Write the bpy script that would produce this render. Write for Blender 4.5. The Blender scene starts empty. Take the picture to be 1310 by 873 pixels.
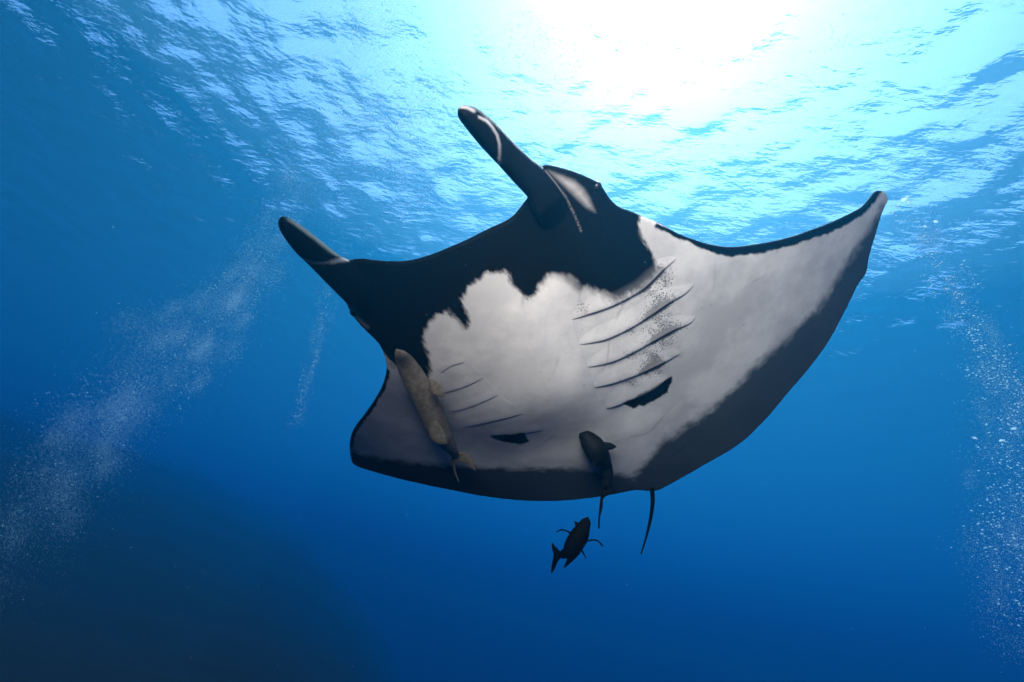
import bpy, bmesh, math, random
import numpy as np
from mathutils import Vector, Matrix, noise, geometry

SC = bpy.context.scene
COL = SC.collection
random.seed(7); RNG = np.random.default_rng(7)
R = math.radians

# ------------------------------------------------------------------ camera, sky, sun, exposure
PITCH, ROLL = R(27), R(12)
CAM = np.array([0.0, 0.0, -10.0])                      # the sea surface is z = 0
F_ = np.array([0, math.cos(PITCH), math.sin(PITCH)])
R0 = np.array([1.0, 0, 0]); U0 = np.array([0, -math.sin(PITCH), math.cos(PITCH)])
R_ = R0*math.cos(ROLL) + U0*math.sin(ROLL)
U_ = U0*math.cos(ROLL) - R0*math.sin(ROLL)
FP = 655.0                                            # focal length in photograph pixels (90 degrees wide)
cam_data = bpy.data.cameras.new('camera'); cam = bpy.data.objects.new('camera', cam_data); COL.objects.link(cam)
cam_data.sensor_width = 36; cam_data.lens = 18; cam_data.clip_start = .02; cam_data.clip_end = 2000
cam.matrix_world = Matrix(((R_[0], U_[0], -F_[0], CAM[0]), (R_[1], U_[1], -F_[1], CAM[1]), (R_[2], U_[2], -F_[2], CAM[2]), (0, 0, 0, 1)))
SC.camera = cam

SUN_EL, SUN_AZ = R(65), R(14)                         # azimuth from +Y towards +X
world = bpy.data.worlds.new('World'); SC.world = world; world.use_nodes = True
wn = world.node_tree.nodes; wl = world.node_tree.links; wn.clear()
sky = wn.new('ShaderNodeTexSky'); sky.sky_type = 'NISHITA'; sky.sun_disc = False
sky.sun_elevation = SUN_EL; sky.sun_rotation = SUN_AZ
bg = wn.new('ShaderNodeBackground'); bg.inputs[1].default_value = .105
wo = wn.new('ShaderNodeOutputWorld'); wl.new(sky.outputs[0], bg.inputs[0]); wl.new(bg.outputs[0], wo.inputs[0])
sd = bpy.data.lights.new('sun', 'SUN'); sd.energy = 4.4; sd.angle = R(.5); sd.color = (1, .96, .9)
sun = bpy.data.objects.new('sun', sd); COL.objects.link(sun)
sdir = Vector((math.cos(SUN_EL)*math.sin(SUN_AZ), math.cos(SUN_EL)*math.cos(SUN_AZ), math.sin(SUN_EL)))
sun.rotation_euler = sdir.to_track_quat('Z', 'Y').to_euler(); sun.location = sdir*60
# the photographer's strobe, held up above the camera on its arm: the photograph shows its warm light on the belly
stl = bpy.data.lights.new('strobe', 'SPOT'); stl.energy = 232; stl.spot_size = R(70); stl.spot_blend = .9; stl.shadow_soft_size = .55; stl.color = (1, .86, .76)
strobe = bpy.data.objects.new('strobe', stl); COL.objects.link(strobe)
_sp = CAM - .05*R_ + 1.15*U_ - .05*F_; _st = CAM + .60*R_ + .72*U_ + 2.4*F_
strobe.location = _sp; strobe.rotation_euler = Vector(_sp-_st).to_track_quat('Z', 'Y').to_euler()
SC.view_settings.view_transform = 'Standard'; SC.view_settings.look = 'None'
SC.view_settings.exposure = 1.78; SC.view_settings.gamma = 1
SC.cycles.use_denoising = True
SC.cycles.volume_bounces = 4; SC.cycles.max_bounces = 10; SC.cycles.transparent_max_bounces = 32
SC.cycles.sample_clamp_indirect = 4

# ------------------------------------------------------------------ helpers
def rays(uv):
    uv = np.asarray(uv, float).reshape(-1, 2)
    return np.stack([(uv[:, 0]-655)/FP, (436.5-uv[:, 1])/FP, np.ones(len(uv))], 1)
def cam2world(p): return CAM + p[:, :1]*R_ + p[:, 1:2]*U_ + p[:, 2:3]*F_
def at(u, v, z): return cam2world(rays([(u, v)])*z)[0]
def project(P):
    d = np.asarray(P)-CAM
    z = d@F_
    return np.stack([655+FP*(d@R_)/z, 436.5-FP*(d@U_)/z], 1), z

def mesh_obj(name, V, Fc, mat=None, parent=None, smooth=True):
    me = bpy.data.meshes.new(name)
    me.from_pydata([tuple(map(float, v)) for v in V], [], [tuple(map(int, f)) for f in Fc]); me.update()
    if smooth: me.polygons.foreach_set('use_smooth', [True]*len(me.polygons))
    o = bpy.data.objects.new(name, me); COL.objects.link(o)
    if mat: me.materials.append(mat)
    if parent: attach(o, parent)
    return o
def attach(o, parent):
    o.parent = parent; o.matrix_parent_inverse = parent.matrix_basis.inverted()
def tag(o, label=None, cat=None, group=None, kind=None):
    for k, v in (('label', label), ('category', cat), ('group', group), ('kind', kind)):
        if v: o[k] = v
    return o
def empty(name, loc):
    o = bpy.data.objects.new(name, None); COL.objects.link(o); o.location = loc; o.empty_display_size = .1
    return o

class NT:
    def __init__(s, name):
        s.m = bpy.data.materials.new(name); s.m.use_nodes = True
        s.t = s.m.node_tree; s.t.nodes.clear()
        s.out = s.n('OutputMaterial')
    def n(s, typ, **kw):
        nd = s.t.nodes.new('ShaderNode'+typ)
        for k, v in kw.items():
            if k[0] == 'i' and k[1:].isdigit(): nd.inputs[int(k[1:])].default_value = v
            else: setattr(nd, k, v)
        return nd
    def l(s, a, b): s.t.links.new(a, b)
    def math(s, op, a, b=None, c=None):
        nd = s.n('Math', operation=op)
        for i, x in enumerate((a, b, c)):
            if x is None: continue
            if isinstance(x, (int, float)): nd.inputs[i].default_value = x
            else: s.l(x, nd.inputs[i])
        return nd.outputs[0]
    def attr(s, name): return s.n('Attribute', attribute_name=name)
    def noise(s, scale, detail=4, rough=.55, coord=None):
        nd = s.n('TexNoise'); nd.inputs['Scale'].default_value = scale; nd.inputs['Detail'].default_value = detail
        nd.inputs['Roughness'].default_value = rough
        if coord is not None: s.l(coord, nd.inputs['Vector'])
        return nd.outputs['Fac']
    def mixc(s, fac, a, b):
        nd = s.n('Mix', data_type='RGBA')
        s.l(fac, nd.inputs[0]) if not isinstance(fac, (int, float)) else setattr(nd.inputs[0], 'default_value', fac)
        for x, i in ((a, 6), (b, 7)):
            if isinstance(x, tuple): nd.inputs[i].default_value = (*x, 1)
            else: s.l(x, nd.inputs[i])
        return nd.outputs[2]
    def smooth(s, x, lo, hi):
        nd = s.n('MapRange', interpolation_type='SMOOTHSTEP'); s.l(x, nd.inputs[0])
        nd.inputs[1].default_value = lo; nd.inputs[2].default_value = hi
        return nd.outputs[0]
    def bsdf(s, rough=.5, spec=.4):
        b = s.n('BsdfPrincipled'); b.inputs['Roughness'].default_value = rough; b.inputs['Specular IOR Level'].default_value = spec
        s.l(b.outputs[0], s.out.inputs[0]); return b
    def bump(s, h, strength, dist, b):
        nd = s.n('Bump'); nd.inputs['Strength'].default_value = strength; nd.inputs['Distance'].default_value = dist
        s.l(h, nd.inputs['Height']); s.l(nd.outputs[0], b.inputs['Normal'])
        return nd

# ------------------------------------------------------------------ sea surface, seabed, water
def make_surface_material():
    k = NT('sea_surface')
    co = k.n('TexCoord').outputs['Object']
    mp = k.n('Mapping'); mp.inputs['Rotation'].default_value = (0, 0, .5); mp.inputs['Scale'].default_value = (1, 1.9, 1); k.l(co, mp.inputs[0])
    h = k.math('ADD', k.noise(1.7, 4, .55, mp.outputs[0]), k.math('MULTIPLY', k.noise(3.4, 3, .5, mp.outputs[0]), .22))
    bp = k.n('Bump'); bp.inputs['Strength'].default_value = 1; bp.inputs['Distance'].default_value = .045; k.l(h, bp.inputs['Height'])
    fr = k.n('Fresnel'); fr.inputs[0].default_value = 1.333; k.l(bp.outputs[0], fr.inputs['Normal'])
    tr = k.n('BsdfTransparent')
    gl = k.n('BsdfGlossy'); gl.inputs['Roughness'].default_value = .03; k.l(bp.outputs[0], gl.inputs['Normal'])
    mx = k.n('MixShader'); k.l(fr.outputs[0], mx.inputs[0]); k.l(tr.outputs[0], mx.inputs[1]); k.l(gl.outputs[0], mx.inputs[2])
    k.l(mx.outputs[0], k.out.inputs[0]); return k.m
def make_surface():
    n = 560
    s = np.linspace(-1, 1, n)
    g = np.sinh(s*5)/np.sinh(5)*295
    X, Y = np.meshgrid(g, g+3.0, indexing='ij')
    Z = np.zeros_like(X)
    for i in range(70):
        lam = .45*(5**RNG.random())
        k = 2*math.pi/lam; th = R(35)+RNG.normal()*.8
        fade = np.clip((lam/.12 - np.hypot(X, Y-3)*.06*4)/2, 0, 1)      # waves finer than the mesh fade out far away
        Z += .0036*lam**.9*fade*np.sin(k*(X*math.cos(th)+Y*math.sin(th))+RNG.random()*6.3)
    V = np.stack([X, Y, Z], -1).reshape(-1, 3)
    i = np.arange(n-1)[:, None]*n+np.arange(n-1)[None, :]
    Fc = np.stack([i, i+n, i+n+1, i+1], -1).reshape(-1, 4)
    o = mesh_obj('sea_surface', V, Fc, make_surface_material()); tag(o, kind='structure')
make_surface()

def make_seabed():
    k = NT('seabed'); b = k.bsdf(.9, .2)
    k.l(k.mixc(k.noise(.15), (.05, .06, .07), (.14, .14, .13)), b.inputs['Base Color'])
    n = 60; g = np.linspace(-298, 298, n); X, Y = np.meshgrid(g, g, indexing='ij')
    Z = -90+np.array([noise.noise(Vector((x*.03, y*.03, 1)))*2.5 for x, y in zip(X.ravel(), Y.ravel())])
    i = np.arange(n-1)[:, None]*n+np.arange(n-1)[None, :]
    o = mesh_obj('seabed', np.stack([X.ravel(), Y.ravel(), Z], 1), np.stack([i, i+n, i+n+1, i+1], -1).reshape(-1, 4), k.m)
    tag(o, kind='structure')
make_seabed()

def make_backdrop():
    """a dark rocky slope added to darken the lower water; it starts below the camera and climbs away into the blue"""
    k = NT('backdrop_rock'); b = k.bsdf(.95, .02)
    k.l(k.mixc(k.noise(.8, 8, .65), (.003, .003, .0035), (.009, .008, .008)), b.inputs['Base Color'])
    k.bump(k.noise(3, 6, .65), .8, .15, b)
    na, nd = 150, 120; V = []
    for i in range(nd):
        d = 3.6*(105/3.6)**(i/(nd-1))
        for j in range(na):
            az = R(-95+100*j/(na-1))
            top = np.interp(math.degrees(az), [-95, -58, -44, -30, -18, -8, 0, 5], [-6, 2, 6.5, 6, 3, -3, -12, -17])
            el = -17+(top+17)*(1-math.exp(-(d-3.6)/17))
            x, y = d*math.sin(az), d*math.cos(az)
            z = CAM[2]+d*math.tan(R(el))
            z += noise.fractal(Vector((x*.14, y*.14, 3)), .9, 2.1, 6)*(.12+.022*d)
            if i == nd-1: z = -92
            V.append((x, y, min(z, -1.5)))
    Fc = [(i*na+j, (i+1)*na+j, (i+1)*na+j+1, i*na+j+1) for i in range(nd-1) for j in range(na-1)]
    tag(mesh_obj('backdrop', V, Fc, k.m), kind='structure')
make_backdrop()

def make_haze():
    k = NT('sea_water')
    pv = k.n('VolumePrincipled')
    DEN = .13
    ss = np.array([.0002, .0050, .0100]); sa = np.array([.085, .050, .029])
    col = ss/DEN; ab = (1-np.minimum(.99, sa/DEN/(1-col)))**2
    pv.inputs['Color'].default_value = (*col, 1); pv.inputs['Density'].default_value = DEN
    pv.inputs['Absorption Color'].default_value = (*ab, 1); pv.inputs['Anisotropy'].default_value = .54
    k.l(pv.outputs[0], k.out.inputs['Volume'])
    x0, x1, z0, z1 = -300, 300, -95, 1.2
    V = [(x, y, z) for z in (z0, z1) for y in (x0, x1) for x in (x0, x1)]
    o = mesh_obj('haze', V, [(0, 2, 3, 1), (4, 5, 7, 6), (0, 1, 5, 4), (2, 6, 7, 3), (0, 4, 6, 2), (1, 3, 7, 5)], k.m, smooth=False)
    tag(o, kind='stuff')
make_haze()
def make_bubble_layer():
    """the milky cloud of the finest bubbles, spread out under the surface; too small to see singly"""
    k = NT('milky_bubble_water'); pv = k.n('VolumePrincipled')
    pv.inputs['Color'].default_value = (.72, .92, .98, 1); pv.inputs['Density'].default_value = .017
    pv.inputs['Absorption Color'].default_value = (1, 1, 1, 1); pv.inputs['Anisotropy'].default_value = .56
    k.l(pv.outputs[0], k.out.inputs['Volume'])
    d = at(760, 60, 1.0)-CAM; c = CAM+d*((-2.3-CAM[2])/d[2])
    bm = bmesh.new(); bmesh.ops.create_icosphere(bm, subdivisions=5, radius=1)
    for v in bm.verts:
        n = 1+.22*noise.fractal(v.co*1.3+Vector((4, 0, 0)), 1, 2, 4)
        v.co = Vector((v.co.x*8.6*n+c[0], v.co.y*7.0*n+c[1], min(v.co.z*1.7*n+c[2], -.5)))
    me = bpy.data.meshes.new('bubble_cloud'); bm.to_mesh(me); bm.free(); me.materials.append(k.m)
    o = bpy.data.objects.new('bubble_cloud', me); COL.objects.link(o)
    tag(o, 'milky white cloud of the finest bubbles glowing under the sunlit surface', 'bubbles', kind='stuff')
make_bubble_layer()
def make_added_haze():
    """a thin blue haze slab just under the surface, added to brighten the water"""
    k = NT('added_haze'); pv = k.n('VolumePrincipled')
    pv.inputs['Color'].default_value = (.10, .62, .95, 1); pv.inputs['Density'].default_value = .021
    pv.inputs['Absorption Color'].default_value = (1, 1, 1, 1); pv.inputs['Anisotropy'].default_value = .72
    k.l(pv.outputs[0], k.out.inputs['Volume'])
    x0, x1, z0, z1 = -290, 290, -4.4, -.45
    V = [(x, y, z) for z in (z0, z1) for y in (x0, x1) for x in (x0, x1)]
    tag(mesh_obj('haze', V, [(0, 2, 3, 1), (4, 5, 7, 6), (0, 1, 5, 4), (2, 6, 7, 3), (0, 4, 6, 2), (1, 3, 7, 5)], k.m, smooth=False), kind='stuff')
make_added_haze()

# ------------------------------------------------------------------ manta: frame of the animal
P0 = np.array([.33, -.33, 2.70])                      # all in camera axes first, carried to the world below
_a = np.array([1.19, -1.34, 1.40]); _w = np.array([3.15, 1.65, -1.05])
FWD = -_a/np.linalg.norm(_a)
_n = np.cross(_a, _w); DORS = _n/np.linalg.norm(_n)   # dorsal direction (away from the camera, upward)
LAT = np.cross(DORS, FWD)
if LAT@_w < 0: LAT = -LAT

def sstep(t):
    t = np.clip(t, 0, 1); return t*t*(3-2*t)
def ventral_h(x, y):
    h = .55*(np.abs(y)/1.9)**1.9
    # the gill chamber stands proud of the belly and ends in a step behind the last slits
    rs = sstep((y-.02)/.32)                           # towards the open wing it fades out more gently
    h = h - .098*sstep((x+.30)/.62)*sstep((1.35-x)/.8)*np.exp(-(np.abs(y)/np.where(y < 0, .66, .58))**np.where(y < 0, 4, 2.6))*(1-.5*rs)
    h = h - .05*np.exp(-((x+.35)/.6)**2-(y/.30)**2)
    return h
def belly(uv, extra=0.0):
    r = rays(uv); nr = r@DORS; h = np.zeros(len(r))
    for _ in range(70):
        Z = (P0@DORS + h)/nr
        q = r*Z[:, None]-P0
        h = .6*h + .4*(ventral_h(q@FWD, q@LAT)+extra)
    Z = (P0@DORS + h)/nr
    p = r*Z[:, None]; q = p-P0
    return p, q@FWD, q@LAT
def spline(pts, step=4.0, closed=False):
    P = np.array(pts, float); n = len(P); out = []
    rng = range(n if closed else n-1)
    for i in rng:
        if closed: p0, p1, p2, p3 = P[(i-1) % n], P[i], P[(i+1) % n], P[(i+2) % n]
        else: p0, p1, p2, p3 = P[max(i-1, 0)], P[i], P[i+1], P[min(i+2, n-1)]
        m = max(1, int(np.linalg.norm(p2-p1)/step))
        for j in range(m):
            t = j/m
            out.append(.5*((2*p1)+(-p0+p2)*t+(2*p0-5*p1+4*p2-p3)*t*t+(-p0+3*p1-3*p2+p3)*t**3))
    if not closed: out.append(P[-1])
    return np.array(out)
def seg_dist(P, poly, closed=True):
    """distance of points P (n,k) to a polyline (m,k)"""
    A = poly; B = np.roll(poly, -1, 0)
    if not closed: A = A[:-1]; B = B[:-1]
    out = np.full(len(P), 1e9)
    for a, b in zip(A, B):
        ab = b-a; L = ab@ab+1e-12
        t = np.clip(((P-a)@ab)/L, 0, 1)
        d = P-(a+t[:, None]*ab)
        np.minimum(out, np.einsum('ij,ij->i', d, d), out)
    return np.sqrt(out)
def inside(P, poly):
    x, y = P[:, 0], P[:, 1]; r = np.zeros(len(P), bool)
    for (x1, y1), (x2, y2) in zip(poly, np.roll(poly, -1, 0)):
        if y1 == y2: continue
        c = ((y1 > y) != (y2 > y)) & (x < (x2-x1)*(y-y1)/(y2-y1)+x1); r ^= c
    return r
def sdist(P, poly, far=60):
    """signed distance, positive inside"""
    out = np.full(len(P), -1e3); lo = poly.min(0)-far; hi = poly.max(0)+far
    m = ((P > lo) & (P < hi)).all(1)
    if m.any():
        q = P[m]; out[m] = seg_dist(q, poly)*np.where(inside(q, poly), 1, -1)
    return out
def cdt(outline, step):
    lo = outline.min(0); hi = outline.max(0)
    gx, gy = np.meshgrid(np.arange(lo[0], hi[0], step), np.arange(lo[1], hi[1], step*.87), indexing='ij')
    gx[:, ::2] += step*.5
    G = np.stack([gx.ravel(), gy.ravel()], 1)
    G = G[sdist(G, outline, 5) > step*.6]
    n = len(outline); pts = np.vstack([outline, G])
    v, e, f, ov, oe, of = geometry.delaunay_2d_cdt([Vector(p) for p in pts], [(i, (i+1) % n) for i in range(n)], [list(range(n))], 1, 1e-4)
    return np.array([tuple(p) for p in v]), [tuple(t) for t in f]
def boundary_edges(faces):
    cnt = {}
    for f in faces:
        for a, b in zip(f, f[1:]+f[:1]): cnt[(a, b)] = 1
    return [(a, b) for (a, b) in cnt if (b, a) not in cnt]
def shell(front, back, faces):
    n = len(front); V = np.vstack([front, back])
    Fc = list(faces)+[tuple(i+n for i in reversed(f)) for f in faces]
    Fc += [(b, a, a+n, b+n) for a, b in boundary_edges(faces)]
    return V, Fc

BODY_OUT = spline([
 (430,352),(445,338),(460,334),(491,337),(522,336.5),(553,328),(592,312),(624,296),(653,282),(669,264),(679,250),(690,228),(694,214),(701,213),(727,219),(749,227),(767,236),(773,243),(781,256),
 (794,267.5),(804,271),(826,280),(848.6,290),(869,301),(902.6,313),(936,318.6),(975,314),(1013,305.7),(1052,292),(1080.6,280),(1104.7,267),(1116.7,253.7),(1124,245.5),(1132.6,246.5),
 (1137,256),(1132,265.7),(1126,282.6),(1119,306.6),(1112,330.7),(1108.5,350),(1097,367),(1080.6,400.5),(1061,436.6),(1037,470),(1008,504),(979.6,537.6),(946,569),(902.6,595),(864,617),(842,628),(826,629),
 (813,628),(786.5,633),(765,636.7),(726,641),(694,642),(660,640.5),(619,635.6),(574,627),(526,617),(484,606),(455,596.5),(449,588.5),(447,569),(452,551.6),(465,534),(477.7,516),(489,495.5),(494,476),
 (493,462),(485,442),(465,421.7),(450,404),(443,390),(434,374)], 5, True)

def build_body():
    uv, faces = cdt(BODY_OUT, 7)
    p, x, y = belly(uv)
    ob, ox, oy = belly(BODY_OUT)
    d = seg_dist(np.stack([x, y], 1), np.stack([ox, oy], 1))
    T = .05+.33*np.exp(-(y/.48)**2)+.06*np.exp(-(y/1.1)**2)
    t = .022 + T*(1-np.exp(-d*.62/T))
    back = p + DORS*t[:, None]
    return shell(p, back, faces)
PARTS = [build_body()]

# cephalic lobes: furled paddles on each side of the mouth
def lobe(outline, base, tip, z_base, z_tip, ht, dm, flap=None, flap_lift=.02):
    O = spline(outline, 4, True); base = np.array(base, float); tip = np.array(tip, float)
    ax = tip-base; L = np.linalg.norm(ax); ax /= L
    def zmid(uv):
        s = np.clip(((uv-base)@ax)/L, -.4, 1.15); return z_base+(z_tip-z_base)*s+.5*np.clip(-s, 0, 1)
    uv, f = cdt(O, 4)
    d = np.abs(sdist(uv, O)); w = np.clip(d/dm, 0, 1)
    h = .007+ht*np.sqrt(np.clip(1-(1-w)**2, 0, 1))
    z = zmid(uv); r = rays(uv)
    out = [shell(r*(z-h)[:, None], r*(z+h*1.0)[:, None], f)]
    if flap is not None:
        Q = spline(flap, 3, True); uvq, fq = cdt(Q, 3.5)
        dq = np.clip(np.abs(sdist(uvq, O))/dm, 0, 1)
        hq = .007+ht*np.sqrt(np.clip(1-(1-dq)**2, 0, 1))
        z = zmid(uvq); r = rays(uvq)
        e = np.clip(np.abs(sdist(uvq, Q))/9, 0, 1); rise = .006+(flap_lift-.006)*np.sqrt(np.clip(1-(1-e)**2, 0, 1))
        out.append(shell(r*(z-hq-rise)[:, None], r*(z-hq*.2)[:, None], fq))
    return out
RL_OUT = [(592,134.4),(601.7,135.4),(614.5,141),(634,157),(656,181),(679,203),(690,211),(703,224),(722,249),(737,274),(745,302),(728,312),(700,296),(682,272),(675,253),(656,232),(637,211),(614.5,187),(595,163),(585.6,149),(585.6,138)]
RL_FLAP = [(586,140),(592,139.5),(603,144.5),(613,149.6),(623,155),(630,163),(636,173),(639,185),(639.5,198),(638,211),(621.5,193),(604,172),(592,157),(586,147)]
LL_OUT = [(357,279),(366,277),(384.6,288),(409,307),(433,326),(446,332),(470,345),(490,375),(492,410),(480,425),(462,408),(443,388),(426,371),(409,353.6),(391.5,336),(378,323),(362,302),(356,289)]
LL_FLAP = [(357.5,280),(366,277.5),(384.6,288.5),(409,307.5),(433,326.5),(443,331.5),(427,334),(413,336),(400.5,335.5),(389,332),(378,322),(362.5,301),(357,289)]
zr = float(belly([(705, 262)])[0][0, 2]); zl = float(belly([(470, 372)])[0][0, 2])
PARTS += lobe(RL_OUT, (705,262), (588,138), zr-.02, zr-.36, .05, 24, RL_FLAP)
PARTS += lobe(LL_OUT, (470,372), (358,280), zl+.02, zl-.30, .05, 26, LL_FLAP)

# ------------------------------------------------------------------ manta: one skin, its markings
def pl(s):                                            # "x,y x,y ..." -> array
    return np.array([tuple(map(float, t.split(','))) for t in s.split()])
HEAD_BLACK = pl('310,230 560,90 720,190 800,240 822,276 820,287 825,303 832,318 836,325 842,341 838,352 826,366 807,378 797,384 786,388 776,383 766,375 752,367 742,372 733,362 718,353 701,354 692,364 688,371 682,378 675,381 666,376 654,364 650,352 646,348 634,349 628,353 624,350 616,355 608,361 598,370 593,378 592,392 598,402 601,412 596,420 588,414 580,405 571,397 561,402 553,408 548,416 544,434 548,455 552,475 548,492 530,480 505,470 488,452 430,440 310,340')
BAND_R = pl('1150,262 1128,262 1118,280 1108,300 1095,318 1071,355 1042,398 1003,437 960,475 926,509 905,527 893,538 880,541 869,552 863,559 850,564 842,570 835,580 828,588 822,597 815,604 806,612 812,640 848,640 960,590 1060,490 1150,330')
BAND_L = pl('430,560 447,560 451,576 466,582 484,586 526,592 570,595 612,598 660,600 700,600 720,598 739,600 752,601 765,604 792,607 815,612 835,634 835,660 600,660 430,610')
SPOT_R = pl('796,515 818,504.5 837,495 847,488 854,483.5 860,482 860,490 856,496 854,503 846,507 840,511 832,515 824,520 817,520 810,522 800,519')
SPOT_L = pl('628,558 640,557 651,556 670,554 674,559 677,564.4 672,567 667,569 659,567 651,566.7 638,563')
LEAD_R = pl('840,289 869,301 902.6,313 936,318.6 975,314 1013,305.7 1052,292 1080.6,280 1104.7,267 1116.7,253.7 1124,245')
LEAD_L = pl('447,569 452,551.6 465,534 477.7,516 489,495.5 494,476')
EYE_W = pl('699,217 720,224 735,230 747,240 755,253 763,273 750,267 738,256 722,240 710,228')
GILLS_R = [pl(s) for s in ('731,409 755,400 782.5,390 807,377.7 824,367 846,346 865,331', '741,441 774,433 804.5,419 829,404 854,387 876,375 888,364',
  '751,470 782.5,461.6 810,449 837.5,434 859.5,422 881.5,413.5 890,405', '759,496 788,487.7 818,476.7 845.7,464 870.5,452', '775,523 797.6,514 832,499 854,484')]
GILLS_L = [pl(s) for s in ('563,478 577,468 595,463', '564,503.5 593,495 619,483', '574,527.5 600,521 638,505', '593,547 625,540 670,529', '628,557 670,554 696,550')]
SPECK = [((850,357),(17,26)),((838,377),(26,10)),((845,405),(20,26)),((836,424),(22,10)),((850,436),(22,20)),((832,452),(24,8)),((838,472),(22,14)),((806,490),(20,10)),((806,455),(14,10)),((792,380),(24,14)),((746,396),(12,14)),((806,424),(12,8))]
RIMS = [(pl('613,150 623,155 630,163 636,173 639,185 639,198 638,211'), 1.9, .7), (pl('588,136.5 598,137.5 606,142'), 2.6, .7), (pl('389,332 400,336 413,336.5 427,334.5 440,332'), 1.7, .8), (pl('424,335 434,333 444,332'), 3.0, .95),
        (pl('698,219 712,236 724,253 735,275 744,297'), 1.0, .3), (pl('448,396 458,408 470,419'), 3.0, .25)]
def paint(me, dorsal_test=True):
    n = len(me.vertices)
    co = np.empty(n*3); me.vertices.foreach_get('co', co); P = co.reshape(-1, 3)
    no = np.empty(n*3); me.vertices.foreach_get('normal', no); N = no.reshape(-1, 3)
    uv, z = project(P)
    dw = DORS[0]*R_+DORS[1]*U_+DORS[2]*F_
    pig = np.full(n, -3.0)
    def add(poly, soft):
        np.maximum(pig, np.clip(sdist(uv, poly)/soft, -3, 3), out=pig)
    add(HEAD_BLACK, 9); add(SPOT_R, 3); add(SPOT_L, 3)
    grey = np.clip(sdist(uv, BAND_R)/12, -3, 3); np.maximum(grey, np.clip(sdist(uv, BAND_L)/9, -3, 3), out=grey)
    dl = seg_dist(uv, LEAD_R, False)
    wid = np.interp(uv[:, 0], [840, 880, 930, 1100, 1124], [3, 5, 10, 8, 5])
    np.maximum(pig, np.clip((wid-dl)/4, -3, 3), out=pig)
    np.maximum(pig, np.clip((4.5-seg_dist(uv, LEAD_L, False))/3, -3, 3), out=pig)
    # pale rubbed patch behind the eye and soft grey bleed under the chin
    eye = np.clip(sdist(uv, EYE_W)/8+.15, 0, 1)
    chin = np.exp(-(((uv[:, 0]-722)/34)**2+((uv[:, 1]-358)/20)**2))
    chin2 = np.exp(-(((uv[:, 0]-778)/26)**2+((uv[:, 1]-380)/12)**2))
    soft = np.clip(1-(chin+chin2)*.75, .25, 1)
    rim = eye*.62
    for line, w, a in RIMS: rim = np.maximum(rim, a*np.clip(1.3-seg_dist(uv, line, False)/w, 0, 1))
    spk = np.zeros(n)
    for (cx, cy), (rx, ry) in SPECK:
        spk = np.maximum(spk, .75*np.exp(-(((uv[:, 0]-cx)/rx)**2+((uv[:, 1]-cy)/ry)**2)))
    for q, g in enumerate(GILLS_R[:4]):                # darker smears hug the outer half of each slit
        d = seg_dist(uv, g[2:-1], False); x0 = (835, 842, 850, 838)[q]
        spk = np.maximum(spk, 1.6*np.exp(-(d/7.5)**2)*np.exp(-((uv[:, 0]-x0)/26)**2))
    if dorsal_test:
        back = (N@dw) > .25
        inhead = sdist(uv, np.vstack([RL_OUT])) > -3
        m = back & ~inhead
        pig[m] = 3; rim[m] = 0
    for nm, a in (('pigment', pig), ('grey_band', grey), ('rim', rim), ('speckle', spk), ('bleed', soft)):
        at_ = me.attributes.new(nm, 'FLOAT', 'POINT'); at_.data.foreach_set('value', a.astype(np.float32))

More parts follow.
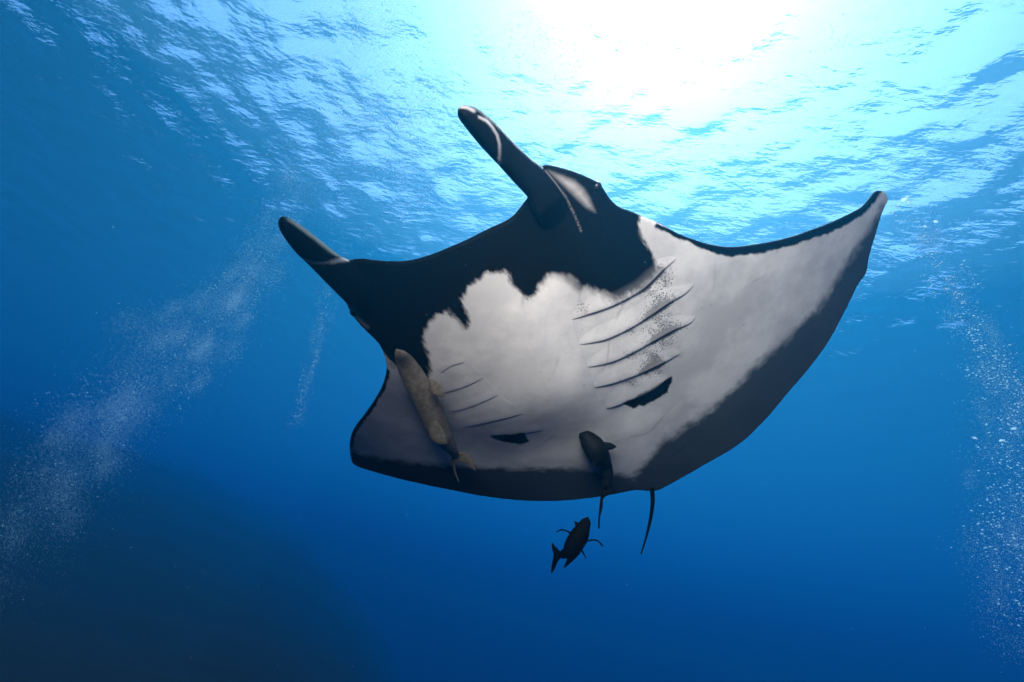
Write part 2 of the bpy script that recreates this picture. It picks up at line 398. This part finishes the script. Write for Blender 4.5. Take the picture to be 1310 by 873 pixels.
def make_skin():
    k = NT('manta_skin'); b = k.bsdf(.68, .03)
    co = k.n('TexCoord').outputs['Object']
    pig = k.attr('pigment').outputs['Fac']; grey = k.attr('grey_band').outputs['Fac']; rim = k.attr('rim').outputs['Fac']; spk = k.attr('speckle').outputs['Fac']; bl = k.attr('bleed').outputs['Fac']
    def dot(vec):
        nd = k.n('VectorMath', operation='DOT_PRODUCT'); k.l(co, nd.inputs[0]); nd.inputs[1].default_value = tuple(vec); return nd.outputs['Value']
    axw = [v[0]*R_+v[1]*U_+v[2]*F_ for v in (FWD, LAT, DORS)]
    cb = k.n('CombineXYZ'); k.l(dot(axw[0]*.38), cb.inputs[0]); k.l(dot(axw[1]), cb.inputs[1]); k.l(dot(axw[2]), cb.inputs[2])
    n1 = k.math('SUBTRACT', k.noise(30, 6, .66, cb.outputs[0]), .5); n2 = k.math('SUBTRACT', k.noise(8, 4, .6, cb.outputs[0]), .5)
    rag = k.math('ADD', k.math('MULTIPLY', n1, 2.3), k.math('MULTIPLY', n2, 1.6))
    pj = k.math('ADD', pig, rag)
    # the bleed attribute widens the transition so it reads as a soft grey smear
    black = k.smooth(k.math('MULTIPLY', pj, bl), -.42, .5)
    n3 = k.math('SUBTRACT', k.noise(13, 6, .6, co), .5)
    gb = k.smooth(k.math('ADD', grey, k.math('MULTIPLY', n3, 1.5)), -.6, .6)
    fine = k.noise(120, 3, .7, co)
    sp = k.smooth(k.math('ADD', k.math('MULTIPLY', spk, .62), k.math('MULTIPLY', k.math('SUBTRACT', fine, .5), 2.2)), .42, .62)
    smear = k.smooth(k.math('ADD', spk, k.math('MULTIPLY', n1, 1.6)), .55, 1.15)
    white = k.mixc(k.smooth(k.noise(2.6, 7, .62, co), .34, .66), (.60, .57, .56), (.88, .83, .79))
    white = k.mixc(k.smooth(k.noise(60, 3, .6, co), .60, .80), white, (.60, .52, .50))
    # scattered small freckles, nicks and faint scratches
    vo = k.n('TexVoronoi'); vo.inputs['Scale'].default_value = 16; k.l(co, vo.inputs['Vector'])
    fr = k.math('MULTIPLY', k.smooth(vo.outputs['Distance'], .10, .045), k.smooth(k.noise(5, 2, .5, co), .52, .62))
    white = k.mixc(k.math('MULTIPLY', fr, .55), white, (.16, .15, .15))
    wv = k.n('TexWave'); wv.inputs['Scale'].default_value = 2.2; wv.inputs['Distortion'].default_value = 14; wv.inputs['Detail'].default_value = 2; wv.inputs['Detail Scale'].default_value = .6; k.l(cb.outputs[0], wv.inputs['Vector'])
    scr = k.math('MULTIPLY', k.smooth(wv.outputs['Fac'], .985, 1.0), k.smooth(k.noise(3, 2, .5, co), .54, .66))
    white = k.mixc(k.math('MULTIPLY', scr, .35), white, (.30, .28, .28))
    c = k.mixc(k.math('MULTIPLY', gb, .93), white, (.022, .038, .056))
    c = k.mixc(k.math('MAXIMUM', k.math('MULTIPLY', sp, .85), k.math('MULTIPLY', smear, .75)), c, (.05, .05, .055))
    c = k.mixc(black, c, (.004, .0045, .005))
    c = k.mixc(k.math('MULTIPLY', rim, k.math('ADD', k.math('MULTIPLY', k.noise(40, 3, .6, co), .7), .5)), c, (.62, .58, .57))
    k.l(c, b.inputs['Base Color'])
    k.bump(k.math('ADD', k.noise(180, 3, .6, co), k.math('MULTIPLY', k.noise(9, 4, .55, co), 1.6)), .35, .004, b)
    return k.m
SKIN = make_skin()

manta = empty('manta_ray', cam2world((P0)[None])[0])
bpy.context.view_layer.update()
tag(manta, 'giant black and white manta ray gliding overhead, belly with gill slits showing', 'manta ray')

def build_manta():
    Vs, Fs, off = [], [], 0
    for V, Fc in PARTS:
        Vs.append(cam2world(V)); Fs += [tuple(i+off for i in f) for f in Fc]; off += len(V)
    tmp = mesh_obj('skin_blank', np.vstack(Vs), Fs)
    bm = bmesh.new(); bm.from_mesh(tmp.data); bmesh.ops.recalc_face_normals(bm, faces=bm.faces); bm.to_mesh(tmp.data); bm.free()
    rm = tmp.modifiers.new('r', 'REMESH'); rm.mode = 'VOXEL'; rm.voxel_size = .0075; rm.use_smooth_shade = True
    sm = tmp.modifiers.new('s', 'SMOOTH'); sm.factor = .5; sm.iterations = 5
    dg = bpy.context.evaluated_depsgraph_get()
    me = bpy.data.meshes.new_from_object(tmp.evaluated_get(dg)); me.name = 'body'
    bpy.data.objects.remove(tmp)
    # the whip tail is welded on after remeshing: it is thinner than the voxels
    tl = spline([(826,606,3.32),(833,622,3.36),(835,640,3.38),(832.5,662,3.42),(827,686,3.47),(820,709,3.52)], 5)
    rad = np.interp(np.linspace(0, 1, len(tl)), [0, .2, .5, 1], [.024, .016, .012, .004])
    C = np.array([at(*q) for q in tl]); V, Fc = tube(C, rad, 10)
    bm = bmesh.new(); bm.from_mesh(me)
    vs = [bm.verts.new(v) for v in V]
    for f in Fc: bm.faces.new([vs[i] for i in f])
    bm.to_mesh(me); bm.free()
    me.polygons.foreach_set('use_smooth', [True]*len(me.polygons)); me.update()
    paint(me)
    a = me.attributes['pigment'].data; nv = len(me.vertices)
    for i in range(nv-len(V), nv): a[i].value = 3
    me.materials.clear(); me.materials.append(SKIN)
    o = bpy.data.objects.new('body', me); COL.objects.link(o); attach(o, manta)
    return o
def tube(C, rad, n=8, flat=1.0, up=None):
    """closed tapered tube along C; rad scalar array or (m,2) array of half-widths"""
    C = np.asarray(C, float); m = len(C); rad = np.asarray(rad, float)
    if rad.ndim == 1: rad = np.stack([rad, rad*flat], 1)
    T = np.gradient(C, axis=0); T /= np.linalg.norm(T, axis=1)[:, None]
    ref = np.array(up if up is not None else (0.3, 0.2, 1.0), float)
    V = []
    for i in range(m):
        s = np.cross(T[i], ref); s /= np.linalg.norm(s); q = np.cross(s, T[i])
        for j in range(n):
            a = 2*math.pi*j/n; V.append(C[i]+s*math.cos(a)*rad[i, 0]+q*math.sin(a)*rad[i, 1])
    Fc = [(i*n+j, i*n+(j+1) % n, (i+1)*n+(j+1) % n, (i+1)*n+j) for i in range(m-1) for j in range(n)]
    Fc += [tuple(range(n))[::-1], tuple((m-1)*n+j for j in range(n))]
    return V, Fc
body = build_manta()

from mathutils.bvhtree import BVHTree
bpy.context.view_layer.update()
BVH = BVHTree.FromPolygons([v.co for v in body.data.vertices], [p.vertices for p in body.data.polygons])
def hit(u, v):
    d = at(u, v, 1.0)-CAM; d /= np.linalg.norm(d)
    loc, no, i, dist = BVH.ray_cast(Vector(CAM), Vector(d))
    return (np.array(loc), np.array(no)) if loc is not None else (at(u, v, 2.6), -d)

# each gill slit: a flap of skin that rises towards the slit and drops off sharply behind it
def gill(line, width, lift, side, name='gill_slit'):
    L = spline(line, 3.0); m = len(L)
    T = np.gradient(L, axis=0); T /= np.linalg.norm(T, axis=1)[:, None]
    Nn = np.stack([-T[:, 1], T[:, 0]], 1)*side
    prof = [(1.0, -.15), (.6, .18), (.25, .62), (.06, .98), (-.03, .9), (-.06, .5), (-.02, -.5)]
    V = []
    for i in range(m):
        s = i/(m-1); env = min(1, 5*s, 4*(1-s))**.6 if 0 < s < 1 else 0.02
        for a, h in prof:
            q = L[i]+Nn[i]*a*width*(.25+.75*env)
            p, no = hit(*q); V.append(p+no*(h*lift*env-.0008))
    k = len(prof)
    Fc = [(i*k+j, i*k+j+1, (i+1)*k+j+1, (i+1)*k+j) for i in range(m-1) for j in range(k-1)]
    o = mesh_obj(name, V, Fc, SKIN)
    bm = bmesh.new(); bm.from_mesh(o.data); bmesh.ops.recalc_face_normals(bm, faces=bm.faces); bm.to_mesh(o.data); bm.free()
    paint(o.data, False); attach(o, manta)
    if name == 'skin_fold': return
    lip = o.data.attributes['rim'].data                # paler edge of the flap, so the slit line shows
    for i in range(m):
        for j in (2, 3): lip[i*k+j].value = max(lip[i*k+j].value, .5 if j == 3 else .2)
for g in GILLS_R: gill(g, 26, .011, -1)
for g in GILLS_L: gill(g, 17, .0042, -1)

gill(pl('590,458 605,470 619,483 638,505 655,518 670,529 690,546'), 16, .0011, 1, 'skin_fold')
gill(pl('730,405 741,441 751,470 759,496 772,524'), 12, .0028, 1, 'skin_fold')

def make_eye(u, v):
    k = bpy.data.materials.get('eye')
    if not k:
        t = NT('eye'); b = t.bsdf(.35, .3); t.l(t.mixc(t.noise(60), (.004, .004, .005), (.012, .012, .013)), b.inputs['Base Color']); k = t.m
    p, no = hit(u, v)
    bm = bmesh.new(); bmesh.ops.create_uvsphere(bm, u_segments=20, v_segments=12, radius=.02)
    me = bpy.data.meshes.new('eye'); bm.to_mesh(me); bm.free(); me.materials.append(k)
    me.polygons.foreach_set('use_smooth', [True]*len(me.polygons))
    o = bpy.data.objects.new('eye', me); COL.objects.link(o); o.location = p-no*.012; attach(o, manta)
make_eye(765, 240); make_eye(452, 402)

# ------------------------------------------------------------------ fish
def fish_material(name, c1, c2, scale=30):
    k = NT(name); b = k.bsdf(.6, .12); co = k.n('TexCoord').outputs['Object']
    k.l(k.mixc(k.smooth(k.noise(scale, 5, .65, co), .35, .68), c1, c2), b.inputs['Base Color'])
    k.bump(k.noise(140, 3, .6, co), .4, .003, b); return k.m
def px_frame(z): return z/FP
def fish_body(spine, half, depth_ratio, name, mat, parent, n=18):
    """spine: (u,v,z) points, half: half-width in pixels at each point"""
    S = spline(spine, 5); t = np.linspace(0, 1, len(S))
    d = np.concatenate([[0], np.cumsum(np.linalg.norm(np.diff(np.array(spine, float)[:, :2], axis=0), axis=1))]); d /= d[-1]
    ds = np.concatenate([[0], np.cumsum(np.linalg.norm(np.diff(S[:, :2], axis=0), axis=1))]); ds /= ds[-1]
    hw = np.interp(ds, d, half)
    kern = np.array([1, 2, 3, 2, 1.])/9
    hw = np.convolve(np.pad(hw, 2, 'edge'), kern, 'valid')
    hw[0] = min(hw[0], half[0]*.4+.3)
    C = np.array([at(*q) for q in S]); w = hw*S[:, 2]/FP
    V, Fc = tube(C, np.stack([w, w*depth_ratio], 1), n, up=F_)
    return mesh_obj(name, V, Fc, mat, parent)
def fin(outline, z, thick, name, mat, parent, zt=None):
    """thin tapered fin of given pixel outline; z at its first point, zt at its last"""
    O = spline(outline, 3, True); uv, f = cdt(O, 4)
    a = np.array(outline[0], float); b = np.array(outline[len(outline)//2], float); ax = b-a
    s = np.clip(((uv-a)@ax)/(ax@ax), 0, 1); zz = z+((zt if zt else z)-z)*s
    d = np.abs(sdist(uv, O)); h = thick*(.2+.8*np.clip(d/6, 0, 1)); r = rays(uv)
    V, Fc = shell(r*(zz-h)[:, None], r*(zz+h)[:, None], f)
    o = mesh_obj(name, cam2world(V), Fc, mat, parent)
    bm = bmesh.new(); bm.from_mesh(o.data); bmesh.ops.recalc_face_normals(bm, faces=bm.faces); bm.to_mesh(o.data); bm.free()
    return o
def zb(u, v, lift): return float(project([hit(u, v)[0]])[1][0])-lift

M_REM = fish_material('remora_skin', (.22, .175, .13), (.36, .30, .22))
M_DARK = fish_material('dark_fish_skin', (.004, .004, .0045), (.010, .0095, .0095))  # black skin, with the shade below the manta put into its base colour
M_FINR = fish_material('remora_fin', (.14, .12, .09), (.24, .20, .15), 60)

def remora_pale():
    z0 = zb(520, 470, .05); z1 = zb(560, 540, .10); z2 = z1+.06
    e = empty('remora', at(540, 500, z0)); bpy.context.view_layer.update()
    tag(e, 'pale brown remora riding along the edge of the black head patch of the manta', 'remora')
    sp = [(508,448),(513,454),(522,470),(537,497),(549,522),(560,548),(570,564),(578,576),(582,582)]
    zc = np.array([zb(u, v, .10) for u, v in sp]); ds = np.linspace(0, 1, 9)
    sl = zc[-1]-zc[0]; zs = zc[0]+sl*ds; zs = zs-max(0, (zs-zc).max())   # one straight line just clear of the skin
    z0, z1, z2 = zs[0], zs[4], zs[8]
    fish_body([(u, v, z) for (u, v), z in zip(sp, zs)], [4,9.5,14,16,16.5,15.5,12,6.5,4.5], .75, 'body', M_REM, e)
    fin([(549,486),(559,489),(566,498),(568,508),(560,507),(552,503)], (z0+z1)/2-.01, .005, 'pectoral_fin', M_FINR, e)
    fin([(546,530),(549,545),(550,560),(560,568),(572,568),(570,556),(560,540)], z1, .005, 'anal_fin', M_FINR, e)
    fin([(577,572),(586,577),(598,580),(605,588),(608,603),(600,595),(590,592),(583,594),(584,606),(588,618),(582,608),(578,592)], z2, .004, 'tail_fin', M_FINR, e, z2+.03)
remora_pale()
def remora_dark():
    z0 = zb(752, 562, .06); z1 = zb(775, 600, .14)
    e = empty('remora', at(765, 590, z0)); bpy.context.view_layer.update()
    tag(e, 'dark remora hanging below the belly between the gill spots and the tail', 'remora')
    fish_body([(741,556,z0),(747,558,z0),(756,567,z0),(765,580,z0),(772,594,z1),(777,606,z1),(777,618,z1),(775,626,z1)],
              [4,9,14.5,14.5,11,7.5,4.5,3], .8, 'body', M_DARK, e)
    fin([(772,566),(782,567),(789,572),(784,575),(775,576),(770,572)], z0, .005, 'pectoral_fin', M_DARK, e)
    fin([(757,578),(758,592),(758,601),(763,594),(766,588)], z0-.03, .004, 'pelvic_fin', M_DARK, e)
    fin([(772,612),(778,612),(783,622),(788,630),(780,633),(772,638),(771,650),(768,661),(767,677),(765,676),(766,655),(769,630)], z1, .004, 'tail_fin', M_DARK, e)
remora_dark()
def black_fish():
    z = 2.75
    e = empty('fish', at(735, 700, z)); bpy.context.view_layer.update()
    tag(e, 'small black fish with curved fins swimming in open water below the manta', 'fish')
    fish_body([(752,662,z-.02),(750,667,z),(746,676,z),(740,688,z),(732,700,z),(724,708,z),(717,711,z)],
              [2,6,10.5,13.5,12.5,7,3.2], .62, 'body', M_DARK, e)
    fin([(737,677),(735,669),(734,666),(738,668),(744,672),(742,682)], z, .006, 'dorsal_fin', M_DARK, e)
    fin([(718,707),(711,700),(706,694),(706,701),(708,710),(706,722),(705,734),(710,727),(714,718),(719,712)], z, .005, 'tail_fin', M_DARK, e)
    fin([(728,704),(725,716),(721,727),(727,723),(737,714),(743,706),(738,700)], z, .006, 'anal_fin', M_DARK, e)
    for pts, r in (([(733,685,z),(726,680,z-.01),(718,678,z-.02),(712,681,z-.02)], [.006, .005, .005, .003]),
                   ([(752,692,z),(760,691,z-.01),(766,693,z-.02),(771,699,z-.02)], [.006, .005, .005, .003])):
        S = spline(pts, 2); V, Fc = tube([at(*q) for q in S], np.stack([np.interp(np.linspace(0, 1, len(S)), [0, .3, .7, 1], r)*2.4, np.interp(np.linspace(0, 1, len(S)), [0, .3, .7, 1], r)*.8], 1), 8, up=F_*.3+U_)
        mesh_obj('pectoral_fin', V, Fc, M_DARK, e)
    S = spline([(744,704,z),(747,709,z),(750,715,z)], 2); V, Fc = tube([at(*q) for q in S], np.linspace(.006, .002, len(S)), 6); mesh_obj('pelvic_fin', V, Fc, M_DARK, e)
black_fish()

# ------------------------------------------------------------------ bubbles
def bubble_material():
    k = NT('bubble_air')
    d = k.n('BsdfDiffuse'); t = k.n('BsdfTranslucent')
    c = k.mixc(k.noise(20), (.85, .9, .92), (.95, .97, .98)); k.l(c, d.inputs[0]); k.l(c, t.inputs[0])
    m = k.n('MixShader', i0=.6); k.l(d.outputs[0], m.inputs[1]); k.l(t.outputs[0], m.inputs[2]); k.l(m.outputs[0], k.out.inputs[0])
    return k.m
M_BUB = bubble_material()
def glassy_material():
    k = NT('air_bubble_wall')
    fr = k.n('Fresnel'); fr.inputs[0].default_value = .75
    tr = k.n('BsdfTransparent'); gl = k.n('BsdfGlossy'); gl.inputs['Roughness'].default_value = .05
    n = k.noise(90, 2); bp = k.n('Bump', i0=.3); k.l(n, bp.inputs['Height']); k.l(bp.outputs[0], fr.inputs['Normal']); k.l(bp.outputs[0], gl.inputs['Normal'])
    f = k.math('ADD', k.math('MULTIPLY', fr.outputs[0], .8), .15)
    m = k.n('MixShader'); k.l(f, m.inputs[0]); k.l(tr.outputs[0], m.inputs[1]); k.l(gl.outputs[0], m.inputs[2])
    t2 = k.n('BsdfTranslucent', i0=(.9, .95, .97, 1)); m2 = k.n('MixShader', i0=.55); k.l(m.outputs[0], m2.inputs[1]); k.l(t2.outputs[0], m2.inputs[2]); k.l(m2.outputs[0], k.out.inputs[0])
    return k.m
OCT_V = np.array([(1,0,0),(-1,0,0),(0,1,0),(0,-1,0),(0,0,1),(0,0,-1)], float)
OCT_F = np.array([(0,2,4),(2,1,4),(1,3,4),(3,0,4),(2,0,5),(1,2,5),(3,1,5),(0,3,5)])
def bubbles(C, rad, label, cat='bubbles', name='bubble_plume'):
    n = len(C)
    ang = RNG.random(n)*6.283; sq = .45+.4*RNG.random(n)
    c, s_ = np.cos(ang), np.sin(ang)
    B = OCT_V[None]*rad[:, None, None]
    X = B[..., 0]*c[:, None]-B[..., 1]*s_[:, None]; Y = B[..., 0]*s_[:, None]+B[..., 1]*c[:, None]; Z = B[..., 2]*sq[:, None]
    V = (np.stack([X, Y, Z], -1)+C[:, None, :]).reshape(-1, 3)
    Fc = (OCT_F[None]+(np.arange(n)*6)[:, None, None]).reshape(-1, 3)
    me = bpy.data.meshes.new(name); me.vertices.add(len(V)); me.vertices.foreach_set('co', V.ravel())
    me.loops.add(Fc.size); me.loops.foreach_set('vertex_index', Fc.ravel().astype(np.int32))
    me.polygons.add(len(Fc)); me.polygons.foreach_set('loop_start', np.arange(0, Fc.size, 3, dtype=np.int32))
    me.polygons.foreach_set('use_smooth', [True]*len(Fc)); me.update(calc_edges=True); me.validate()
    me.materials.append(M_BUB)
    o = bpy.data.objects.new(name, me); COL.objects.link(o)
    tag(o, label, cat, kind='stuff')
def plume(path, n, r0, r1, clump=.5, power=3.0, puffs=None):
    """path rows: u, v, z, spread in pixels, weight. Returns centres and radii"""
    P = spline(path, 6); w = np.clip(P[:, 4], .01, None)
    i = RNG.choice(len(P), n, p=w/w.sum())
    C = np.array([at(*q[:3]) for q in P]); sg = P[:, 3]*P[:, 2]/FP
    nc = puffs or max(6, n//40); cl = RNG.normal(size=(nc, 3))          # bubbles travel in loose puffs
    k = RNG.integers(0, nc, n)
    puff = np.array([i[np.argmax(k == q)] if (k == q).any() else 0 for q in range(nc)])
    use = RNG.random(n) < clump
    i = np.where(use, np.clip(puff[k]+RNG.integers(-2, 3, n), 0, len(P)-1), i)
    tight = RNG.uniform(.18, .5, nc)[k][:, None]; off = np.where(use[:, None], cl[k]*.85+RNG.normal(size=(n, 3))*tight, RNG.normal(size=(n, 3)))
    out = C[i]+off*sg[i][:, None]*.55
    out[:, 2] = np.minimum(out[:, 2], -.25)
    rad = r0+(r1-r0)*RNG.random(n)**power
    return out, rad
def both(path, n, r0, r1, label, **kw): C, r = plume(path, n, r0, r1, **kw); bubbles(C, r, label)
LEFT = [(10,730,9,60,.5),(60,630,9,62,1),(150,525,9,58,1.2),(230,445,9,50,1.2),(300,380,9,38,.9),(345,320,9.2,36,.5),(390,240,9.5,42,.3)]
RIGHT = [(1300,800,4.8,45,.5),(1290,700,4.8,48,1.3),(1298,600,4.8,42,1.2),(1280,500,4.9,36,1.2),(1250,430,5,24,.8),(1215,365,5.1,24,.5),(1185,305,5.2,22,.4),(1160,262,5.2,16,.3)]
VEIL = [(430,70,9,36,1.2),(480,20,9,50,1.5),(450,170,9,50,1.3),(530,130,9,60,1.3),(520,240,8.5,46,.8),(600,60,9,70,1),(680,30,9,60,.7),(730,90,9,50,.5),(820,40,9,60,.5),(930,60,9,40,.3),(1085,25,9,35,.5)]
THIN = [(380,545,7,10,.4),(390,500,7,11,1),(402,455,7,11,1),(412,400,7,14,.6),(420,340,7,22,.5),(430,290,7,26,.4)]
def mixed(path, nf, nl, f0, f1, l1, label, clump, puffs):
    A, ra = plume(path, nf, f0, f1, clump, 2, puffs); B, rb = plume(path, nl, f1, l1, .75, 4)
    bubbles(np.vstack([A, B]), np.concatenate([ra, rb]), label)
mixed(LEFT, 75000, 1200, .0022, .0046, .014, 'broad pale plume of fine bubbles drifting up over the dark reef', .72, 60)
mixed(THIN, 2600, 200, .0018, .0036, .010, 'thin column of bubbles rising behind the lower head lobe', .6, 30)
mixed(RIGHT, 24000, 2400, .0013, .0028, .013, 'sparkling plume of bubbles rising past the raised wing tip', .7, 60)
mixed(VEIL, 42000, 3000, .0026, .0056, .019, 'wide veil of bubbles spreading just under the bright sea surface', .7, 70)
_gm = glassy_material()
bm = bmesh.new(); bmesh.ops.create_icosphere(bm, subdivisions=3, radius=1)
for v in bm.verts:
    if v.co.z < 0: v.co.z *= .35
_me = bpy.data.meshes.new('air_bubble'); bm.to_mesh(_me); bm.free(); _me.materials.append(_gm); _me.polygons.foreach_set('use_smooth', [True]*len(_me.polygons))
for u, v, z, r in ((1156,256,4.6,.022),(1163,259,4.65,.018),(1160,253,4.7,.016),(1150,261,4.6,.012),(1197,284,4.4,.018),(1183,290,4.5,.013),(1297,549,4.2,.020),(1247,561,4.0,.018),(1281,564,4.2,.016)):
    o = bpy.data.objects.new('air_bubble', _me); COL.objects.link(o); o.location = at(u, v, z); o.scale = (r, r, r*.7); o.rotation_euler = (RNG.normal()*.2, RNG.normal()*.2, RNG.random()*6)
    tag(o, 'large bright flattened air bubble rising with the sparkling plume past the raised wing tip', 'bubble', 'large single air bubbles')

# fine drifting particles that catch the light between the camera and the manta
_n = 420
_uv = np.stack([RNG.random(_n)*1500-100, RNG.random(_n)*1000-60], 1); _z = 1.0+2.6*RNG.random(_n)
bubbles(cam2world(rays(_uv)*_z[:, None]), .0005+.0009*RNG.random(_n)**2, 'tiny pale particles drifting in the water around the manta', 'particles', 'drifting_particles')
